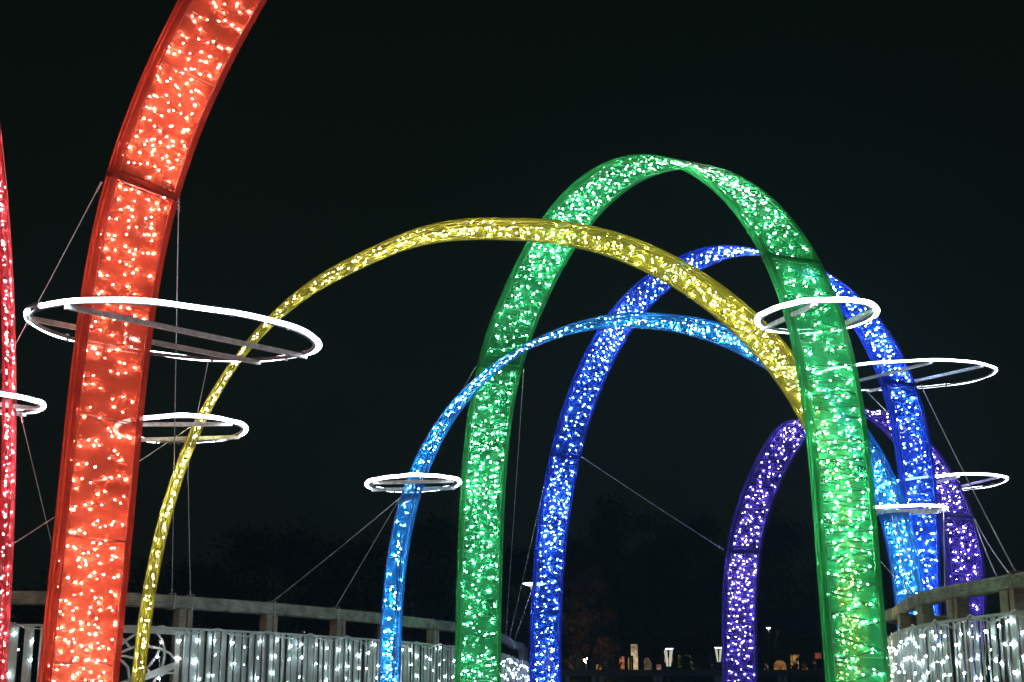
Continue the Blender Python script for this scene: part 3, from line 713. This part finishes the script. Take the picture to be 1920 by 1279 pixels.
tree(960, 1040, 50, 200, 0, 5, 'dark tree behind the mushroom-shaped lamp')
tree(1095, 1015, 82, 190, 1, 6, 'bushy tree with painted warm-lit leaves close right of the royal-blue left leg')
tree(1175, 950, 84, 230, 0, 7, 'tallest dark tree in the middle of the gap before the low building')
tree(1310, 975, 86, 230, 2, 8, 'dark green tree left of the violet left leg')
tree(1470, 985, 82, 240, 0, 9, 'dark tree between the violet left leg and the green right leg')
tree(1108, 1060, 66, 110, 1, 10, 'small tree with painted warm-lit leaves in front of the low building', 3000)
tree(1338, 1090, 68, 110, 2, 12, 'small pale-leaved tree beside the half hidden lamp', 2600)
tree(1600, 1040, 84, 200, 0, 13, 'dark tree hidden behind the green right leg')
tree(1900, 1150, 62, 260, 0, 14, 'low dark tree behind the right railing')
tree(90, 1120, 48, 240, 0, 15, 'low dark tree behind the left railing at the far left')

def bare_tree(Y, paths, label):
    x, y = paths[0][0]; base = at_y(x, y, Y); root = thing('bare_tree', label, 'tree', (base.x, Y, -.5), 'park trees behind the bridge')
    for i, p in enumerate(paths):
        q = [at_y(a, b_, Y+.15*i) for a, b_ in p]; w = (.14 if i == 0 else .07)
        if i == 0: q = [Vector((q[0].x, Y, -.5))]+q
        m = MB(); m.tube(q, [w*(1-.75*k/(len(q)-1)) for k in range(len(q))], 6); m.build('trunk' if i == 0 else 'branch', M_BARK, root)
        if i:
            pr = random.Random(i*7+int(x)); t = MB()
            for k in range(14):
                f = pr.uniform(.3, 1)*(len(q)-1); j = min(int(f), len(q)-2); c = q[j].lerp(q[j+1], f-j)
                e1 = c+Vector((pr.uniform(-.5, .5), pr.uniform(-.3, .3), pr.uniform(.1, .7))); t.tube([c, c.lerp(e1, .5)+Vector((pr.uniform(-.08, .08), 0, 0)), e1], [.02, .014, .006], 4)
            t.build('twig_cluster', M_BARK, root)
bare_tree(58, [[(1227, 1262), (1226, 1235), (1222, 1205), (1216, 1170)], [(1226, 1245), (1210, 1220), (1188, 1196), (1178, 1165)], [(1225, 1238), (1242, 1222), (1260, 1190), (1268, 1150)]], 'forked dark tree trunk in front of the lit openings left of the V-strut lamp')
bare_tree(59, [[(1330, 1262), (1325, 1240), (1316, 1215), (1312, 1180)], [(1326, 1248), (1300, 1240), (1276, 1228), (1262, 1212)], [(1322, 1232), (1340, 1210), (1348, 1180)]], 'dark spreading tree in front of the glowing hedge wall')
bare_tree(60, [[(1446, 1262), (1444, 1240), (1452, 1215), (1460, 1180)], [(1445, 1250), (1430, 1225), (1424, 1195)], [(1478, 1262), (1479, 1235), (1484, 1205), (1495, 1180)], [(1446, 1236), (1462, 1222), (1482, 1212)]], 'dark double tree trunk right of the violet left leg')
bare_tree(61, [[(1106, 1262), (1104, 1240), (1110, 1215), (1108, 1185)], [(1105, 1246), (1094, 1230), (1086, 1205)], [(1106, 1225), (1118, 1200), (1124, 1170)]], 'thin forked trunk beside the warm globe lamp')
def shrub(u, vtop, Y, wpx, seed, label):
    top = at_y(u, vtop, Y); H = top.z+.5; base = Vector((top.x, Y, -.5)); Rx = wpx/2*Y/FPX
    root = thing('shrub', label, 'shrub', base, 'shrubs before the low building')
    m, cl = crown_mesh(seed, 1500, H, Rx, None, leaf=.16); inst('foliage', m.mesh('foliage', M_LEAF[0]), root, base)
    t = MB()
    for c, r in cl[:7]: t.tube([base, base+c*.5+Vector((0, 0, .1)), base+c], [.03, .02, .008], 4)
    t.build('stem', M_BARK, root)
shrub(1072, 1228, 64, 60, 31, 'dark shrub in front of the leftmost lit opening right of the royal-blue leg')
shrub(1144, 1236, 64, 46, 32, 'small dark shrub between the warm globe lamp and the arched opening')
shrub(1296, 1226, 65, 54, 33, 'dark shrub against the glowing hedge wall')
shrub(1424, 1222, 64, 44, 34, 'dark shrub just right of the violet left leg')
shrub(1512, 1232, 64, 60, 35, 'dark shrub before the lit openings nearest the green right leg')
# ------------------------------------------------------------------ thin haze added for a glow round the rings
hm = bpy.data.materials.new('ring_glow_haze'); hm.use_nodes = True; n = hm.node_tree; n.nodes.clear()
ho = n.nodes.new('ShaderNodeOutputMaterial'); pv = n.nodes.new('ShaderNodeVolumePrincipled')
pv.inputs['Density'].default_value = HAZE; pv.inputs['Color'].default_value = (.30, .62, .80, 1); pv.inputs['Anisotropy'].default_value = .15
n.links.new(pv.outputs[0], ho.inputs['Volume'])
b = MB(); b.box((0, 60, 6.6), (90, 0, 0), (0, 75, 0), (0, 0, 8.6)); o = b.build('haze', hm); o['kind'] = 'stuff'
